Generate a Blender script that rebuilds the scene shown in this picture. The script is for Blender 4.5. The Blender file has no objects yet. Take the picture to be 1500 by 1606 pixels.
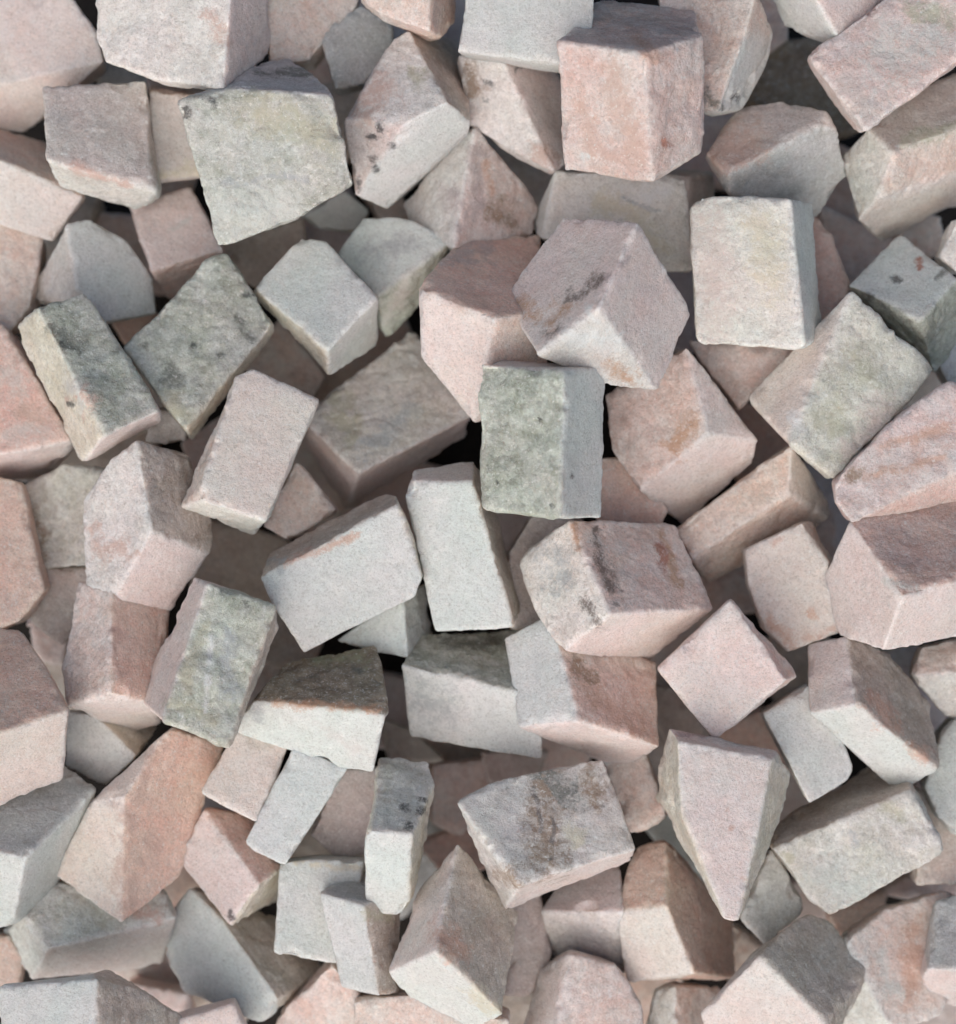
import bpy, bmesh, math, random
import numpy as np
from mathutils import Vector

# Close-up of a pile of rough pink and grey-green marble mosaic cubes, seen from straight above.
# One Blender unit is one centimetre; the stone tables below are drawn on a sheet with 140 steps to the centimetre.
sc = bpy.context.scene
sc.unit_settings.scale_length = 0.01
K = 140.0            # sheet steps per centimetre
EYE = 5200.0         # height of the lens above the ground sheet, in steps
CX, CY = 750.0, 803.0
FOCUS_H = 390.0

cam_d = bpy.data.cameras.new('camera'); cam = bpy.data.objects.new('camera', cam_d)
sc.collection.objects.link(cam); sc.camera = cam
cam.location = (0, 0, EYE / K)
cam_d.sensor_fit = 'VERTICAL'; cam_d.sensor_height = 24.0
REF_H = 300.0        # height at which the frame is exactly 1500 x 1606 steps
cam_d.lens = 24.0 * (EYE - REF_H) / 1606.0
cam_d.clip_start = 1.0; cam_d.clip_end = 200.0
cam_d.dof.use_dof = True
cam_d.dof.focus_distance = (EYE - FOCUS_H) / K
cam_d.dof.aperture_fstop = 0.11

world = bpy.data.worlds.new('World'); sc.world = world; world.use_nodes = True
wn = world.node_tree; wn.nodes.clear()
sky = wn.nodes.new('ShaderNodeTexSky'); sky.sky_type = 'NISHITA'; sky.sun_disc = False
SUN_EL, SUN_AZ = math.radians(50), math.radians(200)   # azimuth clockwise from +Y (top of the picture)
sky.sun_elevation = SUN_EL; sky.sun_rotation = SUN_AZ
sky.air_density = 1.0; sky.dust_density = 3.0; sky.ozone_density = 1.0
bg = wn.nodes.new('ShaderNodeBackground'); bg.inputs['Strength'].default_value = 0.105
wo = wn.nodes.new('ShaderNodeOutputWorld')
wn.links.new(sky.outputs[0], bg.inputs[0]); wn.links.new(bg.outputs[0], wo.inputs[0])

sun_d = bpy.data.lights.new('sun', 'SUN'); sun = bpy.data.objects.new('sun', sun_d); sc.collection.objects.link(sun)
sun_d.energy = 2.8; sun_d.angle = math.radians(85); sun_d.color = (1.0, 0.968, 0.93)
sd = Vector((math.sin(SUN_AZ) * math.cos(SUN_EL), math.cos(SUN_AZ) * math.cos(SUN_EL), math.sin(SUN_EL)))
sun.rotation_euler = sd.to_track_quat('Z', 'Y').to_euler()
sc.view_settings.view_transform = 'Standard'; sc.view_settings.look = 'None'
sc.view_settings.gamma = 1.0; sc.view_settings.exposure = -0.22
sc.cycles.use_adaptive_sampling = True; sc.cycles.adaptive_threshold = 0.04; sc.cycles.max_bounces = 6; sc.cycles.diffuse_bounces = 4

# ------------------------------------------------------------------ materials
def nd(nt, t, **kw):
    n = nt.nodes.new(t)
    for k, v in kw.items(): setattr(n, k, v)
    return n

def make_marble():
    m = bpy.data.materials.new('crystalline_marble'); m.use_nodes = True
    nt = m.node_tree; nt.nodes.clear(); L = nt.links.new
    out = nd(nt, 'ShaderNodeOutputMaterial'); bs = nd(nt, 'ShaderNodeBsdfPrincipled')
    L(bs.outputs[0], out.inputs[0])
    tc = nd(nt, 'ShaderNodeTexCoord'); oi = nd(nt, 'ShaderNodeObjectInfo')
    mul = nd(nt, 'ShaderNodeMath', operation='MULTIPLY'); mul.inputs[1].default_value = 57.0
    L(oi.outputs['Random'], mul.inputs[0])
    off = nd(nt, 'ShaderNodeCombineXYZ'); L(mul.outputs[0], off.inputs[0]); L(mul.outputs[0], off.inputs[1])
    add = nd(nt, 'ShaderNodeVectorMath', operation='ADD'); L(tc.outputs['Object'], add.inputs[0]); L(off.outputs[0], add.inputs[1])
    P = add.outputs[0]
    def attr(n):
        a = nd(nt, 'ShaderNodeAttribute', attribute_name=n); return a
    ca, cb, stn = attr('tone_a'), attr('tone_b'), attr('stain')
    def noise(scale, detail=4, rough=.55, dist=0., vec=P):
        n = nd(nt, 'ShaderNodeTexNoise'); n.inputs['Scale'].default_value = scale
        n.inputs['Detail'].default_value = detail; n.inputs['Roughness'].default_value = rough
        n.inputs['Distortion'].default_value = dist; L(vec, n.inputs['Vector']); return n.outputs['Fac']
    def ramp(v, lo, hi, a=0., b=1.):
        r = nd(nt, 'ShaderNodeMapRange'); r.inputs['From Min'].default_value = lo; r.inputs['From Max'].default_value = hi
        r.inputs['To Min'].default_value = a; r.inputs['To Max'].default_value = b; L(v, r.inputs['Value']); return r.outputs[0]
    def mth(op, a, b=None):
        n = nd(nt, 'ShaderNodeMath', operation=op)
        for i, v in enumerate((a, b)):
            if v is None: continue
            if isinstance(v, (int, float)): n.inputs[i].default_value = v
            else: L(v, n.inputs[i])
        return n.outputs[0]
    def mix(f, a, b, bt='MIX'):
        n = nd(nt, 'ShaderNodeMix', data_type='RGBA', blend_type=bt)
        if isinstance(f, (int, float)): n.inputs[0].default_value = f
        else: L(f, n.inputs[0])
        for i, v in ((6, a), (7, b)):
            if isinstance(v, tuple): n.inputs[i].default_value = v
            else: L(v, n.inputs[i])
        return n.outputs[2]
    rough_amt = ca.outputs['Alpha']        # 0 sawn, 1 split face
    # cloudy mottling between the two tones
    big = noise(1.9, 5, .62, .6)
    mid = noise(7.5, 4, .62, .3)
    f = mth('ADD', mth('MULTIPLY', ramp(big, .42, .60), .58), mth('MULTIPLY', ramp(mid, .44, .60), .50))
    col = mix(f, ca.outputs['Color'], cb.outputs['Color'])
    # white calcite grains, dull grains
    gr = noise(30, 3, .75)
    col = mix(mth('MULTIPLY', ramp(gr, .53, .66), .44), col, (.74, .725, .705, 1))
    gd = noise(38, 2, .8)
    dk = mix(1.0, col, (.62, .58, .555, 1), 'MULTIPLY')
    col = mix(mth('MULTIPLY', ramp(gd, .53, .67), .52), col, dk)
    # interlocking calcite crystals, coarse on split faces
    dn = nd(nt, 'ShaderNodeTexNoise'); dn.inputs['Scale'].default_value = 9; dn.inputs['Detail'].default_value = 3; L(P, dn.inputs['Vector'])
    sc_ = nd(nt, 'ShaderNodeVectorMath', operation='SCALE'); L(dn.outputs['Color'], sc_.inputs[0]); sc_.inputs['Scale'].default_value = .16
    PW = nd(nt, 'ShaderNodeVectorMath', operation='ADD'); L(P, PW.inputs[0]); L(sc_.outputs[0], PW.inputs[1]); PW = PW.outputs[0]
    def cells(scale):
        v = nd(nt, 'ShaderNodeTexVoronoi'); v.inputs['Scale'].default_value = scale; L(PW, v.inputs['Vector']); return v.outputs['Color']
    c1, c2 = cells(15), cells(30)
    s1 = nd(nt, 'ShaderNodeSeparateColor'); L(c1, s1.inputs[0]); s2 = nd(nt, 'ShaderNodeSeparateColor'); L(c2, s2.inputs[0])
    amp = mth('ADD', mth('MULTIPLY', rough_amt, .16), .06)
    k1 = mth('ADD', 1.0, mth('MULTIPLY', amp, mth('ADD', mth('SUBTRACT', s1.outputs[0], .55), mth('SUBTRACT', s2.outputs[0], .5))))
    kc = nd(nt, 'ShaderNodeCombineColor'); [L(k1, kc.inputs[i]) for i in range(3)]
    col = mix(1.0, col, kc.outputs[0], 'MULTIPLY')
    # fine hair veins on split faces
    vn = noise(3.2, 6, .7, 1.4)
    ridge = mth('SUBTRACT', 1.0, mth('MULTIPLY', mth('ABSOLUTE', mth('SUBTRACT', vn, .5)), 26.0))
    ridge = mth('MULTIPLY', mth('MAXIMUM', ridge, 0.0), mth('MULTIPLY', mth('MULTIPLY', rough_amt, .38), ramp(noise(2.6, 2), .45, .6)))
    vd = mix(1.0, col, (.52, .50, .42, 1), 'MULTIPLY')
    col = mix(ridge, col, vd)
    # individual stains: mask broken up by grain
    brk = mth('ADD', .775, mth('ADD', mth('MULTIPLY', mth('SUBTRACT', noise(9, 5, .75, .5), .5), 2.0), mth('MULTIPLY', mth('SUBTRACT', noise(34, 2, .7), .5), .9)))
    sm = mth('MULTIPLY', stn.outputs['Alpha'], 1.0)
    sf = ramp(mth('ADD', mth('MULTIPLY', sm, 1.15), mth('SUBTRACT', brk, 1.18)), .0, .60)
    sf = mth('MULTIPLY', mth('MINIMUM', mth('MULTIPLY', sf, ramp(sm, 0.02, .2)), 1.0), .80)
    col = mix(sf, col, stn.outputs['Color'])
    # peppering of tiny dull flecks and of white flecks painted in for crystal glints, slow drift of tint
    fl = ramp(noise(24, 3, .7, .4), .585, .66)
    col = mix(mth('MULTIPLY', fl, mth('SUBTRACT', .50, mth('MULTIPLY', rough_amt, .2))), col, mix(1.0, col, (.66, .645, .62, 1), 'MULTIPLY'))
    bf = ramp(noise(21, 2, .8, .2), .62, .68)
    col = mix(mth('MULTIPLY', bf, .55), col, (.80, .79, .76, 1))
    tn = nd(nt, 'ShaderNodeTexNoise'); tn.inputs['Scale'].default_value = 1.4; tn.inputs['Detail'].default_value = 3; L(P, tn.inputs['Vector'])
    tm = nd(nt, 'ShaderNodeMix', data_type='RGBA'); L(ramp(tn.outputs['Fac'], .38, .62), tm.inputs[0]); tm.inputs[6].default_value = (1.02, .985, .98, 1); tm.inputs[7].default_value = (.975, .995, .98, 1)
    col = mix(1.0, col, tm.outputs[2], 'MULTIPLY')
    L(col, bs.inputs['Base Color'])
    # gloss: crystal facets glint
    vor = nd(nt, 'ShaderNodeTexVoronoi'); vor.inputs['Scale'].default_value = 22; L(P, vor.inputs['Vector'])
    vsep = nd(nt, 'ShaderNodeSeparateColor'); L(vor.outputs['Color'], vsep.inputs[0])
    rg = ramp(vsep.outputs[0], .0, .25, .34, .72)
    rr = nd(nt, 'ShaderNodeMix', data_type='FLOAT'); L(rough_amt, rr.inputs[0]); rr.inputs[2].default_value = .78; L(rg, rr.inputs[3])
    L(rr.outputs[0], bs.inputs['Roughness'])
    bs.inputs['Specular IOR Level'].default_value = .5
    bs.subsurface_method = 'BURLEY'
    bs.inputs['Subsurface Weight'].default_value = 0.8
    bs.inputs['Subsurface Radius'].default_value = (1.0, .68, .52)
    bs.inputs['Subsurface Scale'].default_value = .09
    # relief: pits, grain, facets, saw lines
    h1 = mth('MULTIPLY', noise(11, 5, .68), mth('ADD', mth('MULTIPLY', rough_amt, .030), .006))
    h2 = mth('MULTIPLY', noise(34, 3, .75), .021)
    h3 = mth('MULTIPLY', vsep.outputs[1], mth('MULTIPLY', rough_amt, .010))
    mp = nd(nt, 'ShaderNodeMapping'); mp.inputs['Rotation'].default_value = (0, 0, .5); mp.inputs['Scale'].default_value = (1, 14, 1)
    L(P, mp.inputs['Vector'])
    h4 = mth('MULTIPLY', noise(2.6, 3, .6, 0, mp.outputs[0]), mth('MULTIPLY', mth('SUBTRACT', 1.0, rough_amt), .0035))
    hs = mth('ADD', mth('ADD', h1, h2), mth('ADD', h3, h4))
    bp = nd(nt, 'ShaderNodeBump'); bp.inputs['Strength'].default_value = .8; bp.inputs['Distance'].default_value = 1.0
    L(hs, bp.inputs['Height'])
    def jog(colr, amt):                   # each crystal breaks at its own small angle
        a = nd(nt, 'ShaderNodeVectorMath', operation='SUBTRACT'); L(colr, a.inputs[0]); a.inputs[1].default_value = (.5, .5, .5)
        b = nd(nt, 'ShaderNodeVectorMath', operation='SCALE'); L(a.outputs[0], b.inputs[0]); L(amt, b.inputs['Scale']); return b.outputs[0]
    def vadd(a, b):
        n = nd(nt, 'ShaderNodeVectorMath', operation='ADD'); L(a, n.inputs[0]); L(b, n.inputs[1]); return n.outputs[0]
    nv = vadd(vadd(bp.outputs[0], jog(c1, mth('MULTIPLY', rough_amt, .26))), jog(c2, mth('ADD', mth('MULTIPLY', rough_amt, .30), .07)))
    nn_ = nd(nt, 'ShaderNodeVectorMath', operation='NORMALIZE'); L(nv, nn_.inputs[0]); L(nn_.outputs[0], bs.inputs['Normal'])
    return m

def make_ground():
    m = bpy.data.materials.new('dark_soil'); m.use_nodes = True
    nt = m.node_tree; bs = nt.nodes['Principled BSDF']
    n = nd(nt, 'ShaderNodeTexNoise'); n.inputs['Scale'].default_value = 6; n.inputs['Detail'].default_value = 8
    r = nd(nt, 'ShaderNodeValToRGB'); r.color_ramp.elements[0].color = (.006, .005, .004, 1); r.color_ramp.elements[1].color = (.03, .022, .018, 1)
    tc = nd(nt, 'ShaderNodeTexCoord'); nt.links.new(tc.outputs['Object'], n.inputs['Vector'])
    nt.links.new(n.outputs['Fac'], r.inputs[0]); nt.links.new(r.outputs[0], bs.inputs['Base Color'])
    b = nd(nt, 'ShaderNodeBump'); b.inputs['Distance'].default_value = .1; nt.links.new(n.outputs['Fac'], b.inputs['Height']); nt.links.new(b.outputs[0], bs.inputs['Normal'])
    bs.inputs['Roughness'].default_value = .95
    return m

# stone tones (linear base colours): tone a, tone b, 0 sawn .. 1 split
TONE = {
 'p': ((0.765, 0.68, 0.635), (0.735, 0.615, 0.56), 0.14),
 'P': ((0.765, 0.67, 0.615), (0.715, 0.53, 0.455), 0.45),
 'O': ((0.75, 0.59, 0.51), (0.715, 0.49, 0.405), 0.28),
 'Q': ((0.75, 0.56, 0.475), (0.72, 0.465, 0.38), 0.28),
 'R': ((0.60, 0.41, 0.34), (0.66, 0.52, 0.46), 0.5),
 'g': ((0.7, 0.71, 0.68), (0.64, 0.655, 0.62), 0.1),
 'G': ((0.57, 0.58, 0.515), (0.38, 0.395, 0.32), 0.75),
 'w': ((0.75, 0.725, 0.675), (0.68, 0.635, 0.58), 0.45),
 'c': ((0.73, 0.69, 0.58), (0.63, 0.57, 0.45), 0.4),
 'y': ((0.70, 0.68, 0.63), (0.59, 0.565, 0.49), 0.65),
 'm': ((0.65, 0.575, 0.54), (0.57, 0.47, 0.43), 0.35),
 'k': ((0.58, 0.575, 0.555), (0.49, 0.48, 0.455), 0.4),
 'b': ((0.59, 0.52, 0.455), (0.48, 0.395, 0.325), 0.45),  # brown, with the shade of faces turned from the light put into it
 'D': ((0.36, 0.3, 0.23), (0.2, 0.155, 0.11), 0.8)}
STAIN = {'x': (.02,.02,.025), 'K': (.15,.15,.13), 'D': (.12,.085,.07), 'o': (.52,.31,.20), 'O': (.60,.38,.29), 'P': (.60,.42,.35),
 'R': (.40,.14,.08), 'y': (.47,.45,.34), 'w': (.64,.62,.58), 'W': (.72,.715,.70), 'k': (.43,.44,.44), 'g': (.62,.63,.58), 'b': (.30,.20,.13),
 'p': (.66,.57,.52), 'm': (.46,.38,.37), 'c': (.66,.60,.47), 'G': (.30,.32,.22)}

# label, corner points (x, y, height), visible faces, stains (x1,y1,x2,y2,half width,tone), thickness
STONES = [
('large pale pinkish grey block filling the top left corner','-80,0,155 105,-15,182 150,50,193 162,96,198 70,160,118 -80,150,164 40,208,92 -80,195,117','p 0 1 2 3 5/p 5 3 6 7','',150),
('big cream and pink block cut by the top edge above the large green cube','148,-60,313 366,-60,390 350,138,372 255,125,340 165,95,310 150,60,307 424,-60,267 422,85,233','w 0 1 2 3 4 5/p 1 6 7 2','350,60,330,20,12,P',157),
('dusky mauve square cube with a pale chipped lower rim left of the large green cube','68,138,277 228,127,257 237,294,305 112,272,228 72,252,310 212,325,225 95,290,241 244,300,294','m 0 1 2 4/w 4 2 7 5 6','110,262,200,290,9,P',150),
('small grey cube tucked under the big cream block and above the mauve square','148,95,30 228,98,18 238,150,9 158,162,18','k 0 1 2 3','',87),
('narrow pale face with an orange upper strip between mauve square and green cube','230,118,124 370,138,126 370,160,216 236,145,230 243,283,196 360,272,189','p 3 2 5 4/O 0 1 2 3','250,275,330,265,14,c',144),
('large square grey green mottled cube with a dark hump along its top edge','280,160,376 370,140,389 520,150,398 553,287,365 465,347,343 342,388,322 402,102,263 452,94,230 505,126,323','G 0 1 2 3 4 5/k 1 6 7 8 2','289,174,292,178,8,x 345,290,480,278,8,k 400,170,500,210,26,y 350,345,450,325,34,g 333,160,336,163,6,x 400,112,480,118,8,K',168),
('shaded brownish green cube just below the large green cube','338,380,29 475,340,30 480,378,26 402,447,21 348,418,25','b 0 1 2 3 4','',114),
('pale pink block with an orange top face at the left edge beside the mauve square','-60,182,131 70,222,82 132,306,204 -60,226,230 82,378,169 -60,328,184','p 3 2 4 5/O 0 1 2 3','',150),
('pink block cut by the left edge above the orange rounded one','-60,325,161 5,338,151 66,374,146 47,480,166 10,525,179 -60,515,190','P 0 1 2 3 4 5','',169),
('smooth off white block with a lit left slope directly above the upright green brick','105,352,216 140,345,197 195,378,176 240,436,166 244,492,176 160,505,222 122,455,230 48,462,109','g 0 1 2 3 4 5 6/w 0 6 7','',150),
('upright green brick shape with a cream yellow left side near the left edge','60,485,353 133,457,320 250,645,350 165,683,390 24,512,261 130,726,287 251,662,271','G 0 1 2 3/c 0 3 5 4/p 3 2 6 5','100,520,120,540,14,K 100,540,104,536,8,x 112,632,114,634,6,x 120,620,140,640,14,P 110,600,130,640,10,w',150),
('slanted grey brick with dark flecks right of the upright green brick','197,547,284 325,412,256 355,400,253 430,507,275 292,672,310 301,690,208 430,520,226','G 0 1 2 3 4/c 3 6 5 4','225,545,230,550,7,K 262,580,275,600,10,K 375,500,395,530,9,K 300,540,310,545,6,x 345,560,352,555,7,x 385,465,400,462,8,x 268,620,295,650,12,y',150),
('small white chip below the slanted grey brick with dark flecks','230,690,230 246,694,228 290,690,220 300,640,218 240,645,228','w 0 1 2 3 4','',64),
('pale grey hexagonal looking cube right of the slanted grey brick','398,452,249 472,372,234 512,380,245 590,468,294 515,548,310 516,587,220 402,468,219 591,542,130','g 0 1 2 3 4/c 0 4 5 6/g 3 7 5 4','',180),
('soft pink cube partly under the lower left corner of the large green cube','202,322,143 298,293,122 350,392,166 238,425,190 330,445,72 265,470,74','p 0 1 2 3/P 3 2 4 5','270,360,300,345,6,w',150),
('grey cube with greenish streaks behind the pale grey hexagonal cube','530,398,179 570,343,172 635,342,187 708,378,214 640,402,133 592,465,213 664,470,148 605,535,124','g 0 1 2 3 5/G 3 6 7 5','560,400,640,380,14,k 640,430,610,500,10,w',150),
('large brownish grey shaded block left of the upright grey green cube','472,655,184 650,515,102 738,652,176 563,742,230 545,800,79 474,692,118 730,684,88','y 0 1 2 3/p 0 3 4 5/p 3 2 6 4','520,600,560,690,18,y 570,700,640,640,16,k 600,590,640,600,14,w',151),
('pale block with an orange pink top behind the cube with the brown vein','658,452,379 722,375,219 845,370,171 860,490,384 775,498,426 745,660,332 662,560,330 855,592,316','p 0 4 5 6/Q 0 1 2 3 4/P 4 3 7 5','700,400,760,390,16,m 720,470,750,480,16,P',255),
('large mauve grey cube crossed by a dark brown vein at the centre top','790,467,344 882,342,336 1000,350,462 940,482,508 845,553,469 1086,492,334 1030,611,378 950,602,404','p 0 1 2 3 4/p 2 5 6 3/w 4 3 6 7','985,405,950,432,6,m 945,432,925,450,9,D 918,458,890,472,9,D 895,478,855,505,10,o 800,472,835,498,11,o 850,530,870,515,8,P 925,485,935,500,8,W 900,525,960,535,14,W 955,570,990,595,14,o 880,510,850,530,9,D',174),
('upright rectangular grey green cube with a ridged face at the picture centre','755,572,434 885,582,502 880,812,485 755,798,420 948,576,407 943,812,389 790,567,358','G 0 1 2 3/g 1 4 5 2/p 0 6 4 1','780,755,783,760,4,x 845,655,849,659,4,x 866,790,867,791,4,x 897,748,898,749,4,x',150),
('salmon pink block with a pale lower face just right of the upright grey green cube','960,705,233 950,620,234 1077,545,302 1112,680,310 1002,768,249 1188,690,259 1180,725,217 1072,822,144','P 0 1 2 3 4/p 3 5 6 7 4/p 2 5 3','1060,700,1085,660,14,o',166),
('tall off white cube blushed pink, greenish right side, beside the brown veined cube','1083,325,348 1098,308,353 1240,314,390 1262,545,373 1095,538,330 1276,320,271 1289,525,278','w 0 1 2 3 4/g 2 5 6 3','1110,350,1120,500,34,p 1190,350,1205,440,26,c 1110,380,1115,400,10,P',150),
('large cream diamond shaped block mottled with olive below right of the tall off white cube','1173,625,266 1262,545,316 1335,457,348 1466,580,313 1390,665,322 1305,752,332 1238,690,350','y 2 3 4 5 6/p 0 1 2 6','1340,560,1360,600,22,y 1300,640,1310,670,14,y 1380,640,1340,700,26,p 1240,650,1260,670,12,W',150),
('tall pink cube with red blotches on its front at the top right of centre','878,66,443 1010,85,504 1024,283,429 886,266,364 942,3,269 1090,15,311 1103,55,424 1102,238,368','P 0 1 2 3/P 0 4 5 6 1/P 1 6 7 2','960,110,990,230,20,P 915,160,925,230,14,P 1048,225,1052,228,8,R 910,245,920,243,7,W 950,240,1000,250,10,P 1000,60,1030,95,10,O',234),
('glittering pink block with a dark lower tip right of the tall pink blotched cube','1030,-20,290 1185,-12,349 1170,52,350 1125,175,346 1080,165,328 1213,48,253 1205,95,229 1163,172,259','P 0 1 2 3 4/g 2 5 6 7 3/O 1 5 2','1105,150,1125,165,14,K 1150,148,1154,152,7,x',150),
('rounded mauve block with a bluish grey lower face above the tall off white cube','1107,242,266 1160,170,224 1230,158,245 1295,178,293 1288,196,307 1142,272,310 1328,275,212 1278,342,174 1145,300,282 1315,205,284','m 0 1 2 3 4 5/k 4 9 6 7 8 5/m 3 9 4','1120,250,1180,220,30,P',150),
('white and pink marbled block slanting into the top right corner','1268,88,336 1300,63,338 1400,-10,345 1520,-40,364 1580,40,390 1357,203,374','P 0 1 2 3 4 5','1380,100,1430,60,40,w 1330,130,1360,170,20,p 1440,20,1480,20,20,y',179),
('pale two faced block cut by the top edge above the marbled corner block','1190,-40,266 1235,42,221 1318,66,329 1400,-10,287 1390,-60,302 1270,-20,374','p 5 2 3 4/g 0 1 2 5','',153),
('dark shadowed olive grey stone deep behind the marbled corner block','1170,158,30 1212,60,-3 1292,55,-24 1350,205,-4 1290,215,13 1240,165,14','D 0 1 2 3 4 5','',179),  # darkest tone paints the shadow into this stone's colour
('pink and cream four faced block at the right edge below the marbled corner block','1325,245,221 1362,203,271 1440,138,213 1560,100,187 1560,180,268 1400,238,310 1378,310,274 1560,255,219 1346,345,230 1385,378,124 1560,300,125','P 5 4 7 6/m 1 2 3 4 5/w 0 1 5 6 8/p 6 7 10 9 8','1420,225,1500,200,10,y',186),
('bluish grey block with dark dots near the right edge','1333,448,250 1412,367,195 1502,438,262 1442,500,304 1515,520,169 1465,585,193','g 0 1 2 3/G 3 2 4 5/G 0 3 5','1365,462,1368,466,8,K 1405,443,1410,445,8,x 1475,440,1485,430,8,K 1438,405,1446,415,6,R',150),
('small white stone corner cut by the right edge beside the bluish grey block','1476,402,252 1498,345,260 1550,338,270 1550,440,262 1502,428,255','w 0 1 2 3 4','',92),
('dull grey stone at the right edge below the bluish grey block','1473,572,180 1485,508,190 1550,478,179 1550,600,153 1490,605,168','g 0 1 2 3 4','',121),
('shadowed pinkish stone behind the top of the bluish grey block','1405,362,25 1440,333,30 1476,340,27 1482,392,15 1440,405,14','P 0 1 2 3 4','',80),
('orange sliver of stone along the right side of the tall off white cube','1268,330,144 1300,358,149 1336,455,172 1290,522,190 1265,505,187','O 0 1 2 3 4','',146),
('dim reddish stone deep between the orange sliver and the bluish grey block','1285,320,-23 1400,370,-19 1412,402,-16 1340,455,-10 1300,430,-12','P 0 1 2 3 4','',124),
('triangular pink stone peeping out under the tall off white cube','1082,535,184 1262,535,230 1240,572,228 1160,642,213 1100,565,191','P 0 1 2 3 4','',164),
('deep orange brown stone left of the lower tip of the cream diamond block','1148,620,17 1192,638,22 1247,697,30 1170,765,25 1120,700,18','O 0 1 2 3 4','',128),
('long narrow pale pink bar lying diagonally below the salmon block','1060,832,229 1242,697,268 1300,788,156 1298,810,160 1110,915,158 1085,878,237 1238,772,270','P 0 1 6 5/p 1 2 3 6/P 5 6 3 4','',150),
('pale pink cube with orange stained lower edge below the long narrow bar','1170,862,279 1258,821,294 1320,920,288 1318,990,278 1238,1022,265 1198,985,266 1175,915,272 1276,822,219','p 0 1 2 3 4 5 6/P 1 7 2','1210,975,1240,1010,10,O 1270,965,1280,960,8,O 1215,850,1225,845,7,P 1260,1000,1300,990,8,P',150),
('large pink veined block at the right edge resting on the red topped one','1308,757,371 1395,665,369 1490,598,371 1600,640,385 1600,690,390 1335,820,380 1312,790,375 1600,765,320','P 0 1 2 3 4 5 6/O 4 7 5','1380,700,1480,670,9,O 1360,750,1480,720,8,O 1340,740,1350,745,10,b',150),
('large block with a brick red top and white sawn sides at the right edge','1285,925,258 1335,818,378 1415,935,458 1385,1020,378 1320,995,286 1600,765,308 1600,880,395 1600,985,270','R 1 5 6 2/p 0 1 2 3 4/p 2 6 7 3','1390,910,1440,925,8,w',200),
('flat pale pink diamond shaped cube below the orange and brown streaked cube','1032,1050,351 1146,941,380 1234,1066,390 1122,1158,362 1254,1060,302','p 0 1 2 3/P 1 4 2','',150),
('slanting block with grey white long side and brown pink upper side below red topped one','1268,1012,263 1328,1000,296 1343,1105,369 1272,1118,329 1400,1028,223 1462,1105,207 1470,1208,288 1410,1243,225','g 3 2 6 7/p 0 1 2 3/b 1 4 5 6 2','1370,1090,1400,1130,14,O 1430,1170,1450,1190,10,O',162),
('plain grey green tilted brick between the diamond shaped cube and the slanting block','1198,1120,310 1268,1075,291 1290,1080,286 1338,1205,275 1330,1222,277 1270,1258,293','g 0 1 2 3 4 5','',160),
('large pale wedge tapering to a point downwards in the lower right','1063,1162,430 1211,1190,419 1158,1445,419 1138,1443,421 1068,1262,428 1050,1142,367 1028,1252,248 1238,1213,291 1222,1290,290 1215,1180,376','p 0 1 2 3 4/c 5 0 4 6/c 6 4 3/c 1 7 8 2/P 5 9 1 0','1120,1285,1122,1288,4,O 1145,1300,1147,1295,4,O 1140,1270,1142,1268,4,O 1165,1380,1170,1390,6,O',182),
('wide off white green tinted rectangular block right of the pointed wedge','1212,1330,294 1380,1240,222 1428,1238,294 1478,1330,280 1476,1342,278 1300,1435,275 1270,1412,280 1225,1290,201 1380,1195,122 1425,1215,228','y 0 2 3 4 5 6/b 7 8 9 2 0','1390,1270,1410,1280,10,y 1330,1310,1340,1320,8,k 1290,1380,1340,1400,30,g 1235,1340,1240,1350,8,y',172),
('grey white stone cut by the right edge below the slanting block','1452,1235,229 1480,1150,213 1505,1122,210 1570,1100,215 1570,1325,270 1500,1312,256 1472,1280,243','g 0 1 2 3 4 5 6','',185),
('pink shaded stone with white lower rim at the right edge under the red topped block','1432,1060,235 1445,1015,212 1560,990,213 1560,1050,246 1480,1085,167 1560,1150,174 1490,1124,191','P 0 1 2 3/w 0 3 5 6','',136),
('flat grey green sawn slab at the top edge left of the pink blotched cube','718,80,340 740,-40,350 930,-50,390 932,20,388 922,106,382','g 0 1 2 3 4','',175),
('pink white block with orange right side at the top edge left of the sawn slab','560,-10,341 600,-50,364 678,-50,390 674,50,365 600,22,347 716,-50,251 712,35,231 692,58,295','P 0 1 2 3 4/O 2 5 6 7 3','',159),
('dull pink stone at the top edge right of the big cream and pink block','410,-40,238 570,-40,195 560,10,197 505,45,212 485,95,216 425,98,233','P 0 1 2 3 4 5','',168),
('small bluish grey cube right of the large green cube near the top','503,45,208 565,10,193 612,38,187 617,90,192 570,130,205 525,140,214','k 0 1 2 3 4 5','',130),
('long cream block with black specks right of the large green cube','619,60,278 642,48,281 718,63,57 738,188,291 735,207,266 606,327,179 558,305,237 540,185,305 702,160,350 635,195,342','w 0 1 8 9 7/b 1 2 3 8/g 9 8 3 4 5 6/m 7 9 6','592,190,597,200,7,x 580,215,586,218,7,x 610,228,613,234,7,x 587,252,590,262,7,x 560,280,562,286,8,x 570,170,600,140,22,P 655,110,665,125,10,y',293),
('cream and grey stone wedged below the flat sawn slab','720,88,245 788,92,270 800,155,184 868,268,250 792,228,232 738,190,222 850,95,187 890,130,150 890,250,210','w 0 1 3 4 5/p 1 6 7 8 3','762,130,768,133,8,x 757,156,760,158,6,x 810,108,822,106,6,x 735,110,745,140,14,b 835,240,860,255,12,P',150),
('pyramid shaped mauve pink stone below the long cream block with black specks','745,200,235 632,320,116 640,345,134 712,388,246 842,318,157 836,372,157','P 0 4 5 3/w 0 3 2 1','745,230,750,340,10,m 780,330,800,350,16,b 700,300,730,340,14,m 760,260,775,300,8,O',150),
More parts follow.
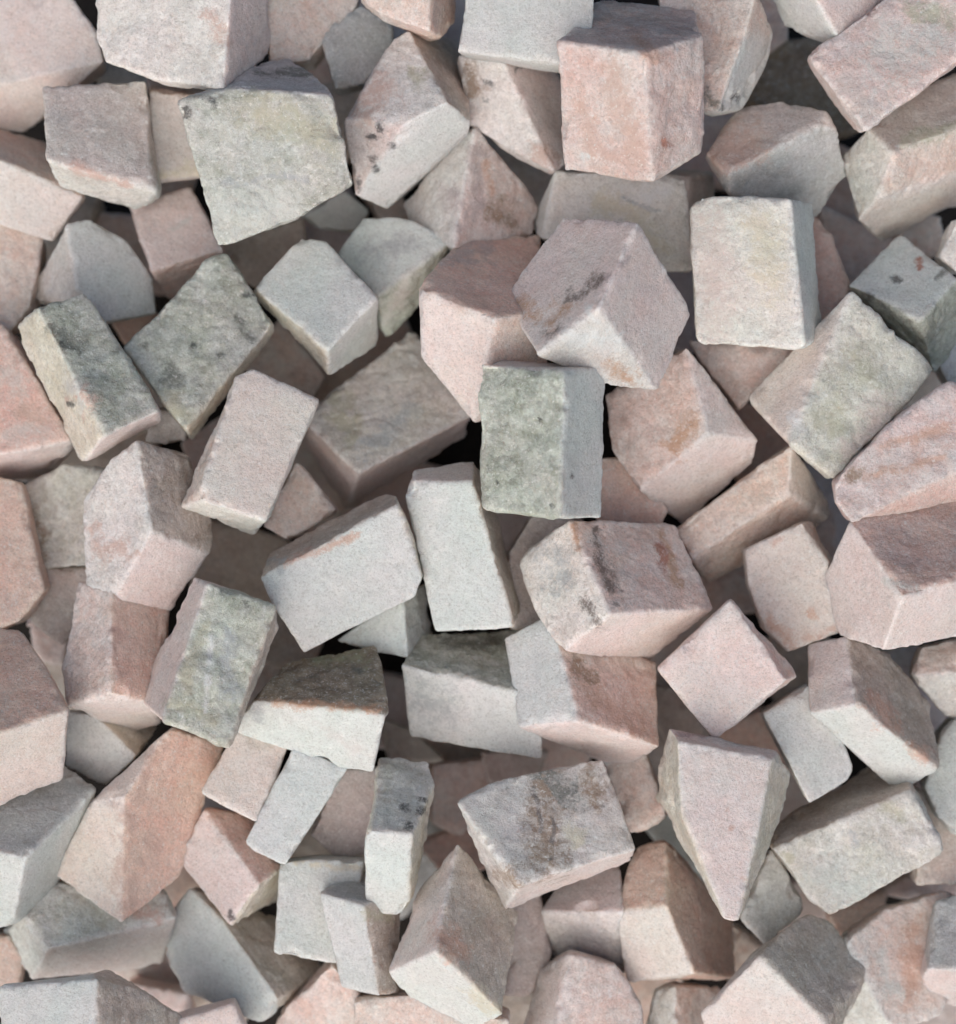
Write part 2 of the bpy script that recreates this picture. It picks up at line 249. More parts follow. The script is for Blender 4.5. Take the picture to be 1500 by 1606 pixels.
('wide off white stone with a brownish hollow below the tall pink blotched cube','872,268,218 1075,280,230 1086,425,210 1045,422,207 850,372,201 1120,268,92 1122,305,89 1094,380,181 833,355,112','w 0 1 2 3 4/p 1 5 6 7 2/g 0 4 8','940,320,1010,345,16,c 1020,360,1045,400,16,c 1000,300,1040,310,14,W 980,310,1030,330,5,k',150),
('rounded orange pink block at the left edge with a pale lower rim','-60,500,240 5,510,232 55,590,236 112,690,242 75,712,169 -60,725,270 108,705,188 62,757,33 -60,745,193','Q 0 1 2 3 5/p 5 3 6 7 8','20,580,30,600,20,p 10,680,60,680,16,p 30,650,60,660,12,P',237),
('salmon orange block cut by the left edge below the rounded one','-60,760,233 0,750,232 33,757,235 68,925,278 30,975,289 -60,1010,294','Q 0 1 2 3 4 5','40,800,55,860,8,P',187),
('grey beige upright stone right of the salmon orange block at the left edge','38,765,172 100,730,180 165,740,195 142,888,214 62,890,197','y 0 1 2 3 4','55,800,70,870,10,b',163),
('smooth pale mauve stone under the grey beige upright one','55,891,184 148,891,198 120,990,183 95,1012,177 45,972,174','m 0 1 2 3 4','',119),
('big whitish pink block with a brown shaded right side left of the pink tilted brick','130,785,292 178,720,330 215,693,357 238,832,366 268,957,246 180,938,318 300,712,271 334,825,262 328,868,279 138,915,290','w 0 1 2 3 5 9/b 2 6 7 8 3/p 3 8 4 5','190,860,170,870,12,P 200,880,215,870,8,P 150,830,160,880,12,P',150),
('clean pale pink tilted brick left of the large brownish grey block','370,588,354 398,580,349 500,628,343 416,815,381 312,785,390 286,795,308 395,838,249','p 0 1 2 3 4/P 0 4 5/w 5 4 3 6','',150),
('small pink stone at the lower right side of the tilted pink brick','412,825,228 465,722,223 528,800,230 450,848,230','P 0 1 2 3','',109),
('broad white brick with a brown grey upper side left of centre','409,905,335 600,814,269 625,790,350 662,905,329 650,935,324 477,1023,313 435,960,325 425,868,236 607,773,255 622,777,297 665,888,227','g 0 2 3 4 5 6/b 0 7 8 9 2/c 9 10 3 2','430,880,445,885,12,k 450,885,560,840,8,O',150),
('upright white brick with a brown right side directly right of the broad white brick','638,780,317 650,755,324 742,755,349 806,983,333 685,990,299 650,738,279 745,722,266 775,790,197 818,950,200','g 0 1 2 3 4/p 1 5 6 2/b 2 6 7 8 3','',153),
('colourful cube with orange and dark brown streaks below the upright green one','815,880,300 892,818,369 958,962,432 886,1020,368 840,955,324 1058,820,250 1117,955,311 1010,1042,213','w 0 1 2 3 4/P 1 5 6 2/p 3 2 6 7','932,835,948,870,9,D 946,880,965,930,10,D 915,950,935,975,10,D 1040,835,1065,920,9,o 900,822,908,860,7,o 870,880,880,910,22,k 1040,860,1050,890,12,R',219),
('white sawn block with a brown pink upper right side under the colourful streaked cube','793,1002,278 852,968,317 880,1022,347 908,1130,384 815,1140,316 1028,1042,238 1035,1172,305 972,1207,172','g 0 1 2 3 4/O 2 5 6 3/p 4 3 6 7','930,1080,980,1120,18,O 960,1100,1000,1140,12,O 905,1040,920,1060,14,b',212),
('greenish white block with a dark top face below the upright white brick','630,1042,273 645,995,202 830,985,159 850,1095,315 850,1190,255 645,1155,206','g 0 3 4 5/G 0 1 2 3','740,1035,790,1040,5,w 660,1100,700,1110,22,k 700,1005,780,1010,12,K',156),
('grey stone filling the gap under the broad and upright white bricks','530,1005,218 632,930,262 640,1032,256 590,1022,238 668,915,171 682,995,147','g 0 1 2 3/k 1 4 5 2','',127),
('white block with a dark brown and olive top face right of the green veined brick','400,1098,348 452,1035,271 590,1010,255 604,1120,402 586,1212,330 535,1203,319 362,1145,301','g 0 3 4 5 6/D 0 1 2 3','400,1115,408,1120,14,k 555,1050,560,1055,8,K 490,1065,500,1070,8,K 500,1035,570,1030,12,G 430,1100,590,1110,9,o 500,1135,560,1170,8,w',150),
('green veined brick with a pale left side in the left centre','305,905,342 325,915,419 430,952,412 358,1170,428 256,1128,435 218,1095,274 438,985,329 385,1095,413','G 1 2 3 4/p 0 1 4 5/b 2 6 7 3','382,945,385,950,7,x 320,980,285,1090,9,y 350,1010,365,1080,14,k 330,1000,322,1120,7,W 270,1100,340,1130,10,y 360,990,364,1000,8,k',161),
('light pink block with a salmon right face left of the green veined brick','125,915,274 175,925,320 175,1088,365 108,1108,313 98,1050,288 265,950,245 250,1105,301 250,1135,209 195,1148,176','P 0 1 2 3 4/Q 1 5 6 2/p 3 2 6 7 8','180,950,190,1080,8,P',189),
('block with salmon top and off white front at the left edge below the salmon one','-60,985,287 32,985,287 105,1115,397 -60,1170,444 100,1222,301 -60,1285,337','p 3 2 4 5/Q 0 1 2 3','',157),
('small pale grey stone under the light pink block with the salmon right face','105,1115,220 150,1122,238 214,1186,246 165,1232,209 105,1200,193 250,1140,146','g 0 1 2 3 4/c 1 5 2','',124),
('grey block with a greenish rim at the left edge in the lower left','-60,1290,314 95,1200,232 150,1238,273 40,1345,375 -60,1325,349 85,1400,196 20,1452,272 -60,1460,231','k 0 1 2 3 4/g 3 2 5 6/g 4 3 6 7','',178),
('large salmon block with a bright white left face in the lower left','88,1373,226 142,1258,290 195,1250,332 190,1446,288 268,1142,299 350,1170,226 285,1370,230','Q 2 4 5 6 3/p 0 1 2 3/p 1 4 2','200,1280,200,1420,14,P 240,1310,230,1360,14,P 260,1160,220,1240,12,P',150),
('plain pale square under the white block with the dark brown top','317,1243,310 370,1150,296 458,1158,284 402,1288,301','p 0 1 2 3','',145),
('narrow greenish white bar standing right of the plain pale square','385,1322,302 462,1172,314 545,1205,318 447,1357,305 400,1338,303','g 0 1 2 3 4','',141),
('small pink white cube with an orange top right of the large salmon block','280,1347,226 320,1272,259 408,1388,294 362,1453,259 395,1285,205 440,1362,241 437,1410,90','p 0 1 2 3/Q 1 4 5 2/c 2 5 6 3','362,1437,364,1439,6,x',204),
('dull mauve stone between the narrow greenish bar and the tall specked one','488,1310,206 535,1208,230 600,1205,226 585,1335,193 530,1347,193','m 0 1 2 3 4','',145),
('tall narrow white stone with black specks on its shaded top in the lower middle','597,1190,282 670,1193,274 683,1230,316 645,1310,417 583,1302,416 575,1425,309 620,1437,304 640,1425,317 572,1310,407 668,1320,290','g 4 3 7 6 5 8/y 0 1 2 3 4/c 3 2 9 7/c 0 4 8','628,1264,636,1267,6,x 654,1256,662,1260,6,x 652,1272,662,1273,6,x 640,1292,646,1294,6,x 575,1265,580,1255,6,k',150),
('whitish grey block left of the lower end of the tall specked stone','440,1355,278 500,1348,270 572,1352,261 530,1512,261 430,1496,274','g 0 1 2 3 4','470,1355,560,1360,7,c',142),
('white block with a tan right side below the tall specked stone','502,1400,323 572,1420,343 595,1563,309 536,1548,292 575,1368,209 632,1395,253 628,1560,259','g 0 1 2 3/b 1 5 6 2/k 0 4 5 1','580,1430,610,1440,10,y',150),
('large leaning block with a pink blushed grey face at the bottom centre','610,1525,317 655,1400,280 718,1325,334 684,1492,438 815,1430,270 788,1592,365 740,1612,288 640,1562,283','b 2 4 5 3/p 0 1 2 3/g 0 3 5 6 7','695,1460,720,1500,16,O 750,1560,780,1580,14,c',168),
('square block with dark brown and black stains right of the tall specked stone','716,1258,385 800,1218,354 945,1192,315 996,1332,357 815,1387,414 792,1430,277 988,1350,295','w 0 1 2 3 4/w 0 4 5/p 4 3 6 5','855,1225,862,1330,34,b 848,1212,890,1250,26,K 870,1285,866,1340,10,D 840,1240,850,1300,12,D 925,1215,930,1245,18,b 895,1300,905,1310,16,c 796,1360,806,1378,14,b 730,1270,760,1300,20,w',150),
('pale pinkish block below the brown stained square','850,1430,215 880,1380,178 972,1350,187 978,1430,270 980,1528,159 868,1500,143','p 0 1 2 3/w 0 3 4 5','',145),
('warm orange brown block with a pale triangular lower face beside the pointed wedge','968,1430,256 1000,1330,204 1045,1320,222 1148,1440,75 1153,1535,129 1088,1525,267 1045,1422,293 985,1540,215','p 0 6 5 7/Q 0 1 2 6/Q 2 3 4 5 6','',218),
('small mauve grey cube squeezed between the pointed wedge and the wide off white block','1165,1440,230 1210,1335,221 1262,1425,206 1202,1484,220','k 0 1 2 3','',126),
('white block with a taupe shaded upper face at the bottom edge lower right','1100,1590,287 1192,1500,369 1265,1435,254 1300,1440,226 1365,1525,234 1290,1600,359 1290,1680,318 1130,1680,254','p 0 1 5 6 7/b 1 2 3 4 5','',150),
('peach pink stone right of the taupe topped block in the bottom right','1330,1475,246 1390,1425,217 1480,1400,179 1560,1430,151 1475,1590,201 1400,1620,233 1300,1640,161 1365,1525,145','P 0 1 2 3 4 5/w 0 5 6','1440,1450,1420,1560,14,O 1380,1500,1400,1560,12,w',150),
('grey pink stone in the bottom right corner at the edge','1468,1415,236 1560,1390,271 1560,1520,338 1455,1520,283 1442,1545,217 1490,1576,168 1560,1590,171','k 0 1 2 3/p 3 2 6 5 4','',170),
('flat pinkish stone in shade below the wide off white block at right','1380,1402,30 1478,1338,5 1570,1330,-18 1570,1400,-18 1480,1415,5','P 0 1 2 3 4','',156),
('shaded mauve stone just right of the wide off white block','1425,1230,167 1475,1262,171 1570,1310,178 1570,1390,190 1440,1385,190','m 0 1 2 3 4','',148),
('pinkish brown rounded stone at the bottom edge right of centre','895,1497,281 965,1515,267 1008,1580,259 1010,1660,259 870,1660,286 882,1555,282 805,1660,174 850,1522,213','P 0 1 2 3 4 5/p 7 0 5 4 6','955,1560,960,1565,7,W',150),
('small white and pink stone at the bottom edge left of the taupe topped block','1005,1650,190 1030,1555,196 1060,1548,217 1128,1550,126 1120,1660,150 1060,1650,230','w 0 1 2 5/P 2 3 4 5','',112),
('low pink stone at the bottom edge beneath the large leaning block','555,1572,267 640,1560,284 700,1580,290 800,1600,302 800,1680,284 555,1680,243','P 0 1 2 3 4 5','',184),
('dull pink stone at the bottom edge left of the low pink one','425,1640,171 440,1590,188 520,1512,229 560,1545,230 570,1660,201','P 0 1 2 3 4','',184),
('pale pink stone top just rising above the bottom edge in the lower left','230,1615,310 365,1575,297 388,1620,289 370,1680,285 240,1680,302','p 0 1 2 3 4','',134),
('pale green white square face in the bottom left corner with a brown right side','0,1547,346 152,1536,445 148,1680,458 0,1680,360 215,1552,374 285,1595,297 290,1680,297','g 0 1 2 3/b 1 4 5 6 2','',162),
('long beige block in the lower left under the large salmon one','35,1432,245 85,1385,214 255,1400,209 275,1440,229 75,1488,272 252,1515,81 50,1535,187 5,1460,165','y 0 1 2 3 4/p 4 3 5 6/w 0 4 6 7','220,1420,250,1440,10,P',192),
('dark grey ridged block below the small cube with the orange top','270,1430,156 298,1395,177 350,1445,199 437,1568,230 412,1608,209 290,1555,148 258,1495,139 430,1440,99 505,1518,95','g 0 1 2 3 4 5 6/b 2 7 8 3','',150),
('orange brown stone corner at the left edge above the pale green white square face','-40,1470,190 15,1468,189 38,1500,185 30,1552,179 -40,1560,180','O 0 1 2 3 4','',83),
('shaded mauve sliver of stone right of the large leaning block','790,1560,190 800,1410,182 845,1400,179 866,1495,182 830,1560,188','m 0 1 2 3 4','',105),
('pink brown stone between the brown stained square and the pointed wedge','945,1195,208 1010,1180,214 1047,1282,230 990,1307,227','P 0 1 2 3','',118),
('dim mauve stone under the lower left side of the flat diamond cube','1018,1075,20 1070,1080,30 1112,1160,25 1050,1172,10 1030,1130,13','m 0 1 2 3 4','',101),
('dark reddish stone in the hollow left of the brown stained square','680,1200,23 775,1188,3 762,1262,11 722,1312,23 678,1292,30','P 0 1 2 3 4','',121),
('dim stone between the dark brown topped block and the greenish white one','600,1128,18 650,1150,17 695,1192,21 610,1196,30','m 0 1 2 3','',81),
('grey mauve stone in shade above the brown stained square','755,1180,25 860,1178,-5 845,1212,4 768,1242,30','m 0 1 2 3','',105),
('shaded mauve stone left of the colourful streaked cube','798,868,228 835,808,221 900,815,210 850,900,220 848,985,223 803,985,230','m 0 1 2 3 4 5','',134),
('orange stone wedged between the upright green cube and the salmon block','938,720,218 975,718,211 1047,800,207 1032,832,214 938,826,230','O 0 1 2 3 4','',117),
('dark brown stone in the hollow below the clean tilted pink brick','320,815,18 400,832,18 452,850,17 430,952,-3 298,925,-4','b 0 1 2 3 4','',145),
('dark pinkish stone in shade above the clean tilted pink brick','378,562,-13 440,500,-12 512,590,26 480,642,30 400,602,2','P 0 1 2 3 4','',160),
('grey stone sliver below the right corner of the large green cube','472,338,15 540,300,30 578,330,25 562,362,16 500,358,12','g 0 1 2 3 4','',87),
('brown stone in shade between the large green cube and the long cream block','505,130,-10 592,118,-6 562,235,20 540,252,22','b 0 1 2 3','',124),
('orange brown stone in shade between the off white block and the slanted grey brick','172,500,18 246,488,24 255,532,30 208,555,29','O 0 1 2 3','',75),
('dark stone in the hollow above the flat diamond cube','1095,905,0 1172,880,-20 1195,962,-5 1118,965,10','P 0 1 2 3','',109),
('dark rust stone in the gap left of the red topped block','1262,795,3 1312,795,-9 1314,885,2 1278,880,10','O 0 1 2 3','',77),
('dark rust stone in the gap right of the flat diamond cube','1118,1150,30 1202,1108,24 1242,1212,4 1198,1205,11','O 0 1 2 3','',123),
('dark stone in the gap right of the warm orange brown block','1148,1450,-4 1196,1485,13 1190,1562,22 1145,1565,11','P 0 1 2 3','',91),
('brown stone in the gap under the lower edge of the wide off white block','1295,1430,49 1392,1398,29 1385,1430,30 1320,1485,43','O 0 1 2 3','',98),
('brown stone in the dark gap left of the pyramid shaped one','565,305,0 632,308,11 645,350,14 598,352,7','P 0 1 2 3','',66),
('brown stone in the gap left of the light pink block with the salmon face','45,972,22 112,985,16 98,1045,10 55,1035,14','P 0 1 2 3','',71),
('brown stone in the dark gap left of the large green cube','236,272,-5 305,268,13 295,312,14 242,318,1','P 0 1 2 3','',68),
('brown stone in the gap under the broad white brick','392,1035,13 440,958,9 505,1010,26 482,1055,30','b 0 1 2 3','',110),
('dark pinkish stone in the gap left of the clean tilted pink brick','285,695,18 352,648,5 345,765,10 300,745,17','P 0 1 2 3','',88),
('dark brown stone in the gap at the lower left of the dark grey ridged block','195,1540,10 292,1558,-16 305,1605,-25 240,1590,-8','P 0 1 2 3','',107),
('brown stone in the gap at the top edge right of the glittering pink block','1188,-30,23 1232,-10,25 1238,62,30 1205,85,30','P 0 1 2 3','',72),
('dark red stone above the large leaning block','655,1325,13 742,1290,-11 765,1362,-1 700,1375,14','O 0 1 2 3','',107),
('shadowed grey stone behind the left side of the pointed wedge','1000,1285,-2 1062,1270,14 1118,1400,-9 1060,1360,-10','g 0 1 2 3','',129),
('dark stone under the lower rim of the red topped block','1370,1025,10 1440,1010,-10 1445,1060,2 1425,1070,9','b 0 1 2 3','',77),
('dim brown stone deep in the gap right of the pyramid shaped mauve pink stone','753,180,-85 940,237,-76 903,356,-86 729,310,-94','b 0 1 2 3','',143),
('dim pinkish stone deep in the gap above the smooth off white block','115,328,-105 304,350,-154 290,463,-178 115,448,-134','P 0 1 2 3','',198),
('dim mauve stone deep in the gap above the tall narrow white stone','559,1049,-137 725,1073,-116 708,1185,-103 554,1167,-122','m 0 1 2 3','',159),
('dim pinkish stone deep in the gap above the wide off white stone','1020,123,-90 1206,160,-104 1180,296,-83 1006,269,-70','P 0 1 2 3','',159),
('dim brown stone deep in the gap right of the flat pale pink diamond shaped cube','1265,950,-131 1368,1101,-101 1268,1168,-91 1168,1032,-118','b 0 1 2 3','',165),
('dim mauve stone deep in the gap below the upright rectangular grey green cube','764,742,-79 917,755,-61 909,881,-74 767,876,-91','m 0 1 2 3','',154),
('dim rusty stone deep in the gap above the large brownish grey shaded block','683,604,-117 497,666,-94 459,548,-92 629,485,-113','O 0 1 2 3','',150),
('dim mauve stone deep in the gap below the plain grey green tilted brick','1158,1156,-123 1326,1180,-109 1308,1311,-84 1152,1295,-95','m 0 1 2 3','',163),
('dim pinkish stone deep in the gap right of the grey mauve stone in shade','948,1085,-104 903,1275,-105 784,1246,-84 820,1069,-81','P 0 1 2 3','',149),
('dim brown stone deep in the gap below the narrow greenish white bar','551,1232,-129 592,1392,-116 454,1430,-96 409,1284,-107','b 0 1 2 3','',158),
('dim pinkish stone deep in the gap above the orange sliver of stone','1275,206,-76 1449,292,-88 1389,416,-91 1225,343,-80','P 0 1 2 3','',141),
('dim mauve stone deep in the gap above the pale grey hexagonal looking cube','530,249,-91 600,430,-102 482,475,-97 412,310,-86','m 0 1 2 3','',141),
('dim brown stone deep in the gap left of the pinkish brown rounded stone','887,1612,-73 722,1640,-93 698,1507,-127 850,1475,-110','b 0 1 2 3','',179),
('dim rusty stone deep in the gap left of the small pink white cube','408,1389,-66 251,1505,-79 180,1408,-74 322,1296,-61','O 0 1 2 3','',143),
('dim rusty stone deep in the gap left of the small white and pink stone','1066,1483,-135 1078,1664,-96 960,1671,-113 944,1504,-150','O 0 1 2 3','',179),
('dim rusty stone deep in the gap left of the small bluish grey cube','606,74,-114 522,241,-158 404,182,-147 475,25,-106','O 0 1 2 3','',177),
('dim pinkish stone deep in the gap below the large brownish grey shaded block','571,643,-108 575,836,-161 437,840,-162 426,661,-114','P 0 1 2 3','',179),
('dim brown stone deep in the gap above the large pink veined block','1548,644,-117 1379,729,-103 1311,596,-97 1464,511,-109','b 0 1 2 3','',145),
('dim mauve stone deep in the gap left of the tall off white cube','1156,414,-130 1083,560,-80 952,498,-68 1014,359,-113','m 0 1 2 3','',187),
('dim pinkish stone deep in the gap above the pale green white square face','209,1389,-93 314,1545,-106 219,1608,-96 117,1467,-83','P 0 1 2 3','',148),
('dim rusty stone deep in the gap left of the upright rectangular grey green cube','558,695,-136 724,742,-171 689,869,-141 534,832,-107','O 0 1 2 3','',189),
('dim pinkish stone deep in the gap left of the flat pale pink diamond shaped cube','1125,911,-102 1140,1062,-141 992,1080,-134 970,942,-98','P 0 1 2 3','',167),
('dim brown stone deep in the gap above the grey beige upright stone','54,638,-83 247,650,-120 240,792,-150 61,788,-117','b 0 1 2 3','',191),
('dim brown stone deep in the gap left of the grey mauve stone in shade','801,1127,-129 714,1305,-77 606,1252,-66 682,1084,-114','b 0 1 2 3','',188),
('dim mauve stone deep in the gap right of the long narrow pale pink bar','1425,765,-150 1287,891,-97 1194,790,-93 1318,669,-141','m 0 1 2 3','',182),
('dim brown stone deep in the gap below the smooth pale mauve stone','79,970,-120 214,1066,-89 135,1181,-111 6,1098,-141','b 0 1 2 3','',177),
('dim mauve stone deep in the gap right of the plain grey green tilted brick','1488,1029,-125 1557,1210,-123 1448,1250,-92 1379,1085,-93','m 0 1 2 3','',158),
('dim pinkish stone deep in the gap above the narrow greenish white bar','503,1061,-102 335,1148,-74 286,1049,-86 439,964,-112','P 0 1 2 3','',163),
('dim mauve stone deep in the gap left of the flat grey green sawn slab','823,-2,-81 763,137,-86 637,86,-116 687,-45,-113','m 0 1 2 3','',161),
('dim grey stone deep in the gap below the tall narrow white stone','768,1321,-97 622,1446,-145 551,1361,-139 682,1241,-94','k 0 1 2 3','',177),
('dim mauve stone deep in the gap right of the small mauve grey cube','1383,1428,-64 1251,1509,-73 1196,1418,-73 1314,1339,-65','m 0 1 2 3','',135),
('dim mauve stone deep in the gap below the flat pale pink diamond shaped cube','1134,1126,-98 1014,1276,-128 930,1207,-145 1037,1064,-118','m 0 1 2 3','',172),
('dim pinkish stone deep in the gap above the small bluish grey cube','671,-49,-96 711,114,-84 564,153,-92 520,5,-104','P 0 1 2 3','',145),
('dim mauve stone deep in the gap below the flat pinkish stone in shade','1417,1467,-124 1577,1581,-92 1510,1674,-83 1358,1574,-112','m 0 1 2 3','',167),
('dim brown stone deep in the gap left of the smooth off white block','156,310,-70 101,486,-72 -4,452,-102 42,288,-102','b 0 1 2 3','',157),
('dim brown stone deep in the gap above the pale pink stone top','426,1559,-88 307,1683,-122 227,1606,-134 332,1487,-103','b 0 1 2 3','',171),
('dim mauve stone deep in the gap above the small pink white cube','426,1173,-155 448,1326,-108 310,1348,-140 283,1208,-185','m 0 1 2 3','',202),
('dim brown stone deep in the gap right of the upright green brick shape','310,651,-94 165,691,-95 135,587,-103 268,544,-102','b 0 1 2 3','',134),
]

# ------------------------------------------------------------------ numpy noise
_rng = np.random.default_rng(7)
_perm = _rng.permutation(4096); _val = _rng.uniform(-1, 1, 4096)
def vnoise(p):
    i = np.floor(p).astype(np.int64); f = p - i; f = f * f * (3 - 2 * f)
    def h(a, b, c): return _val[_perm[(_perm[(_perm[(i[:,0]+a) & 4095] + i[:,1] + b) & 4095] + i[:,2] + c) & 4095]]
    x, y, z = f.T
    a0 = h(0,0,0)*(1-x)+h(1,0,0)*x; a1 = h(0,1,0)*(1-x)+h(1,1,0)*x
    b0 = h(0,0,1)*(1-x)+h(1,0,1)*x; b1 = h(0,1,1)*(1-x)+h(1,1,1)*x
    return (a0*(1-y)+a1*y)*(1-z)+(b0*(1-y)+b1*y)*z
def fbm(p, octv=3):
    s = 0; a = 1.
    for k in range(octv): s = s + a * vnoise(p * 2.03**k + 17.3*k); a *= .5
    return s

def newell(P):
    n = np.zeros(3)
    for i in range(len(P)): n += np.cross(P[i], P[(i+1) % len(P)])
    n /= np.linalg.norm(n) + 1e-9
    return n if n[2] > 0 else -n

def to_place(x, y, h):
    k = (EYE - h) / (EYE - REF_H)         # the sheet is read at its reference height
    return np.array(((x - CX) * k, (CY - y) * k, h))

MARBLE = make_marble()

def make_stone(idx, label, pts, faces, stains, thick):
    raw = np.array([[float(t) for t in q.split(',')] for q in pts.split()])
    P = np.array([to_place(*r) for r in raw])
    c = P.mean(0); ztop = P[:,2].max(); zbot = min(P[:,2].min(), ztop - thick)
    back = np.array([[c[0] + (p[0]-c[0])*.86, c[1] + (p[1]-c[1])*.86, zbot] for p in P])
    if thick > 60:
        midz = .45*ztop + .55*zbot        # the flanks fall away a little unevenly before tapering
        flank = np.array([[c[0] + (p[0]-c[0])*.97, c[1] + (p[1]-c[1])*.97, min(p[2]-4, midz)] for p in P])
        back = np.r_[back, flank]
    A = np.r_[P, back]
    bm = bmesh.new()
    for v in (A - c): bm.verts.new(v)
    r = bmesh.ops.convex_hull(bm, input=bm.verts)
    dead = [g for g in list(r['geom_interior']) + list(r['geom_unused']) if isinstance(g, bmesh.types.BMVert)]
    if dead: bmesh.ops.delete(bm, geom=list(set(dead)), context='VERTS')
    bmesh.ops.recalc_face_normals(bm, faces=bm.faces)
    hp = []
    for f in bm.faces:
        n = np.array(f.normal); hp.append((n, float(n @ np.array(f.verts[0].co))))
    me = bpy.data.meshes.new('rough'); bm.to_mesh(me); bm.free()
    tmp = bpy.data.objects.new('rough', me); sc.collection.objects.link(tmp)
    md = tmp.modifiers.new('r', 'REMESH'); md.mode = 'VOXEL'; md.voxel_size = 3.0
    dg = bpy.context.evaluated_depsgraph_get()
    nm = bpy.data.meshes.new_from_object(tmp.evaluated_get(dg))
    bpy.data.objects.remove(tmp); bpy.data.meshes.remove(me)
    n = len(nm.vertices)
    co = np.empty(n*3); nm.vertices.foreach_get('co', co); co = co.reshape(-1,3)
    no = np.empty(n*3); nm.vertex_normals.foreach_get('vector', no); no = no.reshape(-1,3)
    # which face of the stone does each vertex belong to
    FP = []
    for fc in faces.split('/'):
        t = fc.split(); Q = P[[int(i) for i in t[1:]]] - c
        nn = newell(Q); FP.append((t[0], nn, float(nn @ Q.mean(0))))
    D = np.stack([co @ nn - d for _, nn, d in FP], 1)
    HD = np.sort(np.stack([co @ nn - d for nn, d in _merge(hp)], 1), 1)
    edge = HD[:,-1] - HD[:,-2]             # 0 on an edge, grows inward
    wgt = np.exp((D - D.max(1, keepdims=True)) / 2.2); 
    jit = fbm(co/16. + idx*3.1, 2)[:,None] * 2.5 * np.random.default_rng(idx).uniform(-1, 1, (1, D.shape[1]))
    wgt = np.exp((D + jit - (D + jit).max(1, keepdims=True)) / 1.6); wgt /= wgt.sum(1, keepdims=True)
    rough = wgt @ np.array([TONE[t][2] for t,_,_ in FP])
    s0 = co + idx*137.7
    disp = 1.6 + fbm(s0/75., 2) * (1.3 + 3.4*rough) + fbm(s0/24., 2) * (.3 + 1.0*rough) + fbm(s0/8., 2) * (.22 + .55*rough)
    # crushed arrises: bite inwards where two faces meet
    near = np.clip(1 - edge/10., 0, 1)
    bite = (np.clip(fbm(s0/26. + 40, 2)*1.3 - .10, 0, 1.3)*1.1 + np.clip(fbm(s0/10. + 70, 2) + .1, 0, 1)*.65) * near
    # step fractures and creases on the split faces
    q = fbm(s0/58. + 11, 2)*2.6; st_ = np.floor(q) + np.clip((q - np.floor(q))*5, 0, 1)
    disp = disp + rough*(st_*2.3 - (1 - np.clip(np.abs(vnoise(s0/40. + 31))*4, 0, 1))*2.6*(vnoise(s0/90. + 5) > -.1))
    # chips knocked out of corners and edges
    rc = np.random.default_rng(idx + 900); ec = np.flatnonzero(edge < 2.0)
    chip = np.zeros(n)
    for e in rc.choice(ec, size=min(len(ec), int(rc.integers(3, 8)))):
        rad = rc.uniform(9, 22); dd = np.linalg.norm((co - co[e])*rc.uniform(.7, 1.3, 3), axis=1) + fbm(s0/12. + 3, 1)*2.5
        chip = np.maximum(chip, np.clip((rad - dd)/(rad*.55), 0, 1)*rad*rc.uniform(.18, .36))
    disp = disp - chip
    co2 = co + no * (disp - bite*(3.4 + 3.0*rough))[:,None]
    # colour attributes
    def col(ix, al):
        a = np.ones((n,4)); a[:,:3] = wgt @ np.array([TONE[t][ix] for t,_,_ in FP]); a[:,3] = al; return a
    rs = np.random.default_rng(idx+500); tint = 1 + rs.uniform(-.06, .06) + rs.uniform(-.02, .02, 3)
    ta, tb = col(0, rough), col(1, rough)
    ta[:,:3] *= tint; tb[:,:3] *= tint
    wear = (near**1.5*.35)[:,None]         # bruised stone is chalkier
    pale = np.clip(ta[:,:3]*1.18 + .015, 0, .72)
    ta[:,:3] = ta[:,:3]*(1-wear) + pale*wear; tb[:,:3] = tb[:,:3]*(1-wear) + pale*wear
    stn = np.zeros((n,4)); stn[:,:3] = .3
    if stains:
        sx, sy = [], []
        h = co2[:,2] + c[2]; k = (EYE - h)/(EYE - REF_H)
        X = (co2[:,0] + c[0])/k + CX; Y = CY - (co2[:,1] + c[1])/k
        top = no[:,2] > .05
        warp = fbm(s0/14.+9, 3); wx = fbm(s0/32.+61, 2); wy = fbm(s0/32.+83, 2)
        X0, Y0 = X, Y
        for q in stains.split():
            t = q.split(',')
            x1,y1,x2,y2,w = map(float, t[:5]); dx,dy = x2-x1, y2-y1
            X = X0 + wx*min(12, w*.9); Y = Y0 + wy*min(12, w*.9)
            u = np.clip(((X-x1)*dx + (Y-y1)*dy)/(dx*dx+dy*dy+1e-6), 0, 1)
            d = np.hypot(X-x1-u*dx, Y-y1-u*dy) + warp*w*.45
            soft = 1.9 if w > 9 else 1.5
            mk = np.clip((w*soft - d)/(w*soft), 0, 1)**.7 * top
            mk *= (.7 if w <= 6 and t[5] in 'oO' else .88)
            up = mk > stn[:,3]
            stn[up,:3] = STAIN[t[5]]; stn[up,3] = mk[up]
    sh = co2 / K
    nm.vertices.foreach_set('co', sh.ravel()); 
    for nme, arr in (('tone_a', ta), ('tone_b', tb), ('stain', stn)):
        at = nm.attributes.new(nme, 'FLOAT_COLOR', 'POINT'); at.data.foreach_set('color', arr.astype(np.float32).ravel())
    nm.materials.clear(); nm.materials.append(MARBLE)
    nm.polygons.foreach_set('use_smooth', np.ones(len(nm.polygons), bool))
    nm.name = 'marble_cube'; nm.update()
    o = bpy.data.objects.new('marble_cube', nm); sc.collection.objects.link(o)
    o.location = Vector(c / K)
    o['label'] = label; o['category'] = 'stone'
    o['group'] = 'dim stones at the bottom of the pile' if label.startswith('dim ') and ' deep in the gap ' in label else 'rough marble cubes lying in the pile'
    return len(nm.polygons)

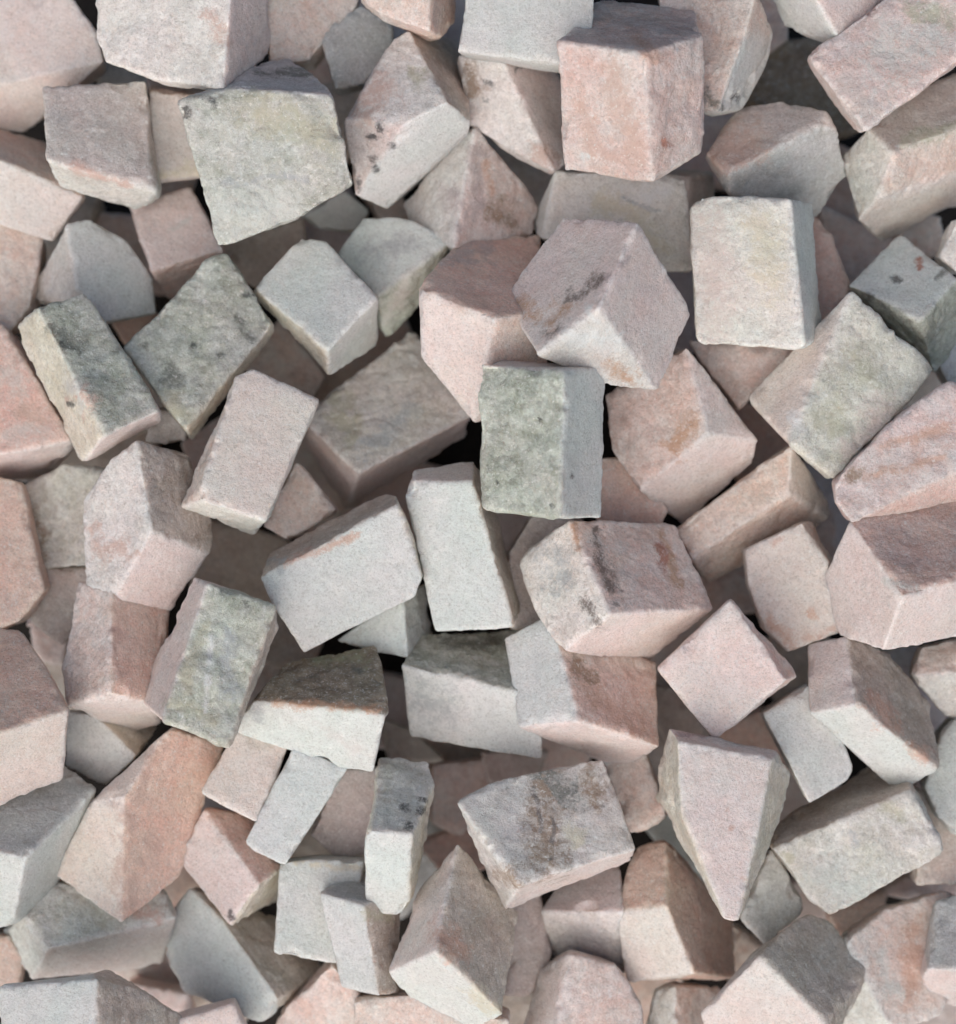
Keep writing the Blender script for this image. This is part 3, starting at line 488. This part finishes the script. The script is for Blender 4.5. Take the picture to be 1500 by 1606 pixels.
def _merge(hp):
    out = []
    for nn, d in hp:
        for k, (m, e, w) in enumerate(out):
            if nn @ m > .965 and abs(d-e) < 9: break
        else: out.append((nn, d, 1))
    return [(a, b) for a, b, _ in out]

tot = 0
for i, (label, pts, faces, stains, thick) in enumerate(STONES):
    tot += make_stone(i, label, pts, faces, stains, thick)
print('stones', len(STONES), 'faces', tot)

# ------------------------------------------------------------------ ground under the pile
bm = bmesh.new()
bmesh.ops.create_grid(bm, x_segments=60, y_segments=60, size=40)
for v in bm.verts: v.co.z = -2.1 + .06*math.sin(v.co.x*1.7)*math.cos(v.co.y*1.3)
gm = bpy.data.meshes.new('ground'); bm.to_mesh(gm); bm.free()
g = bpy.data.objects.new('ground', gm); sc.collection.objects.link(g); gm.materials.append(make_ground())
g['kind'] = 'structure'; g['label'] = 'dark soil under the pile of stones'
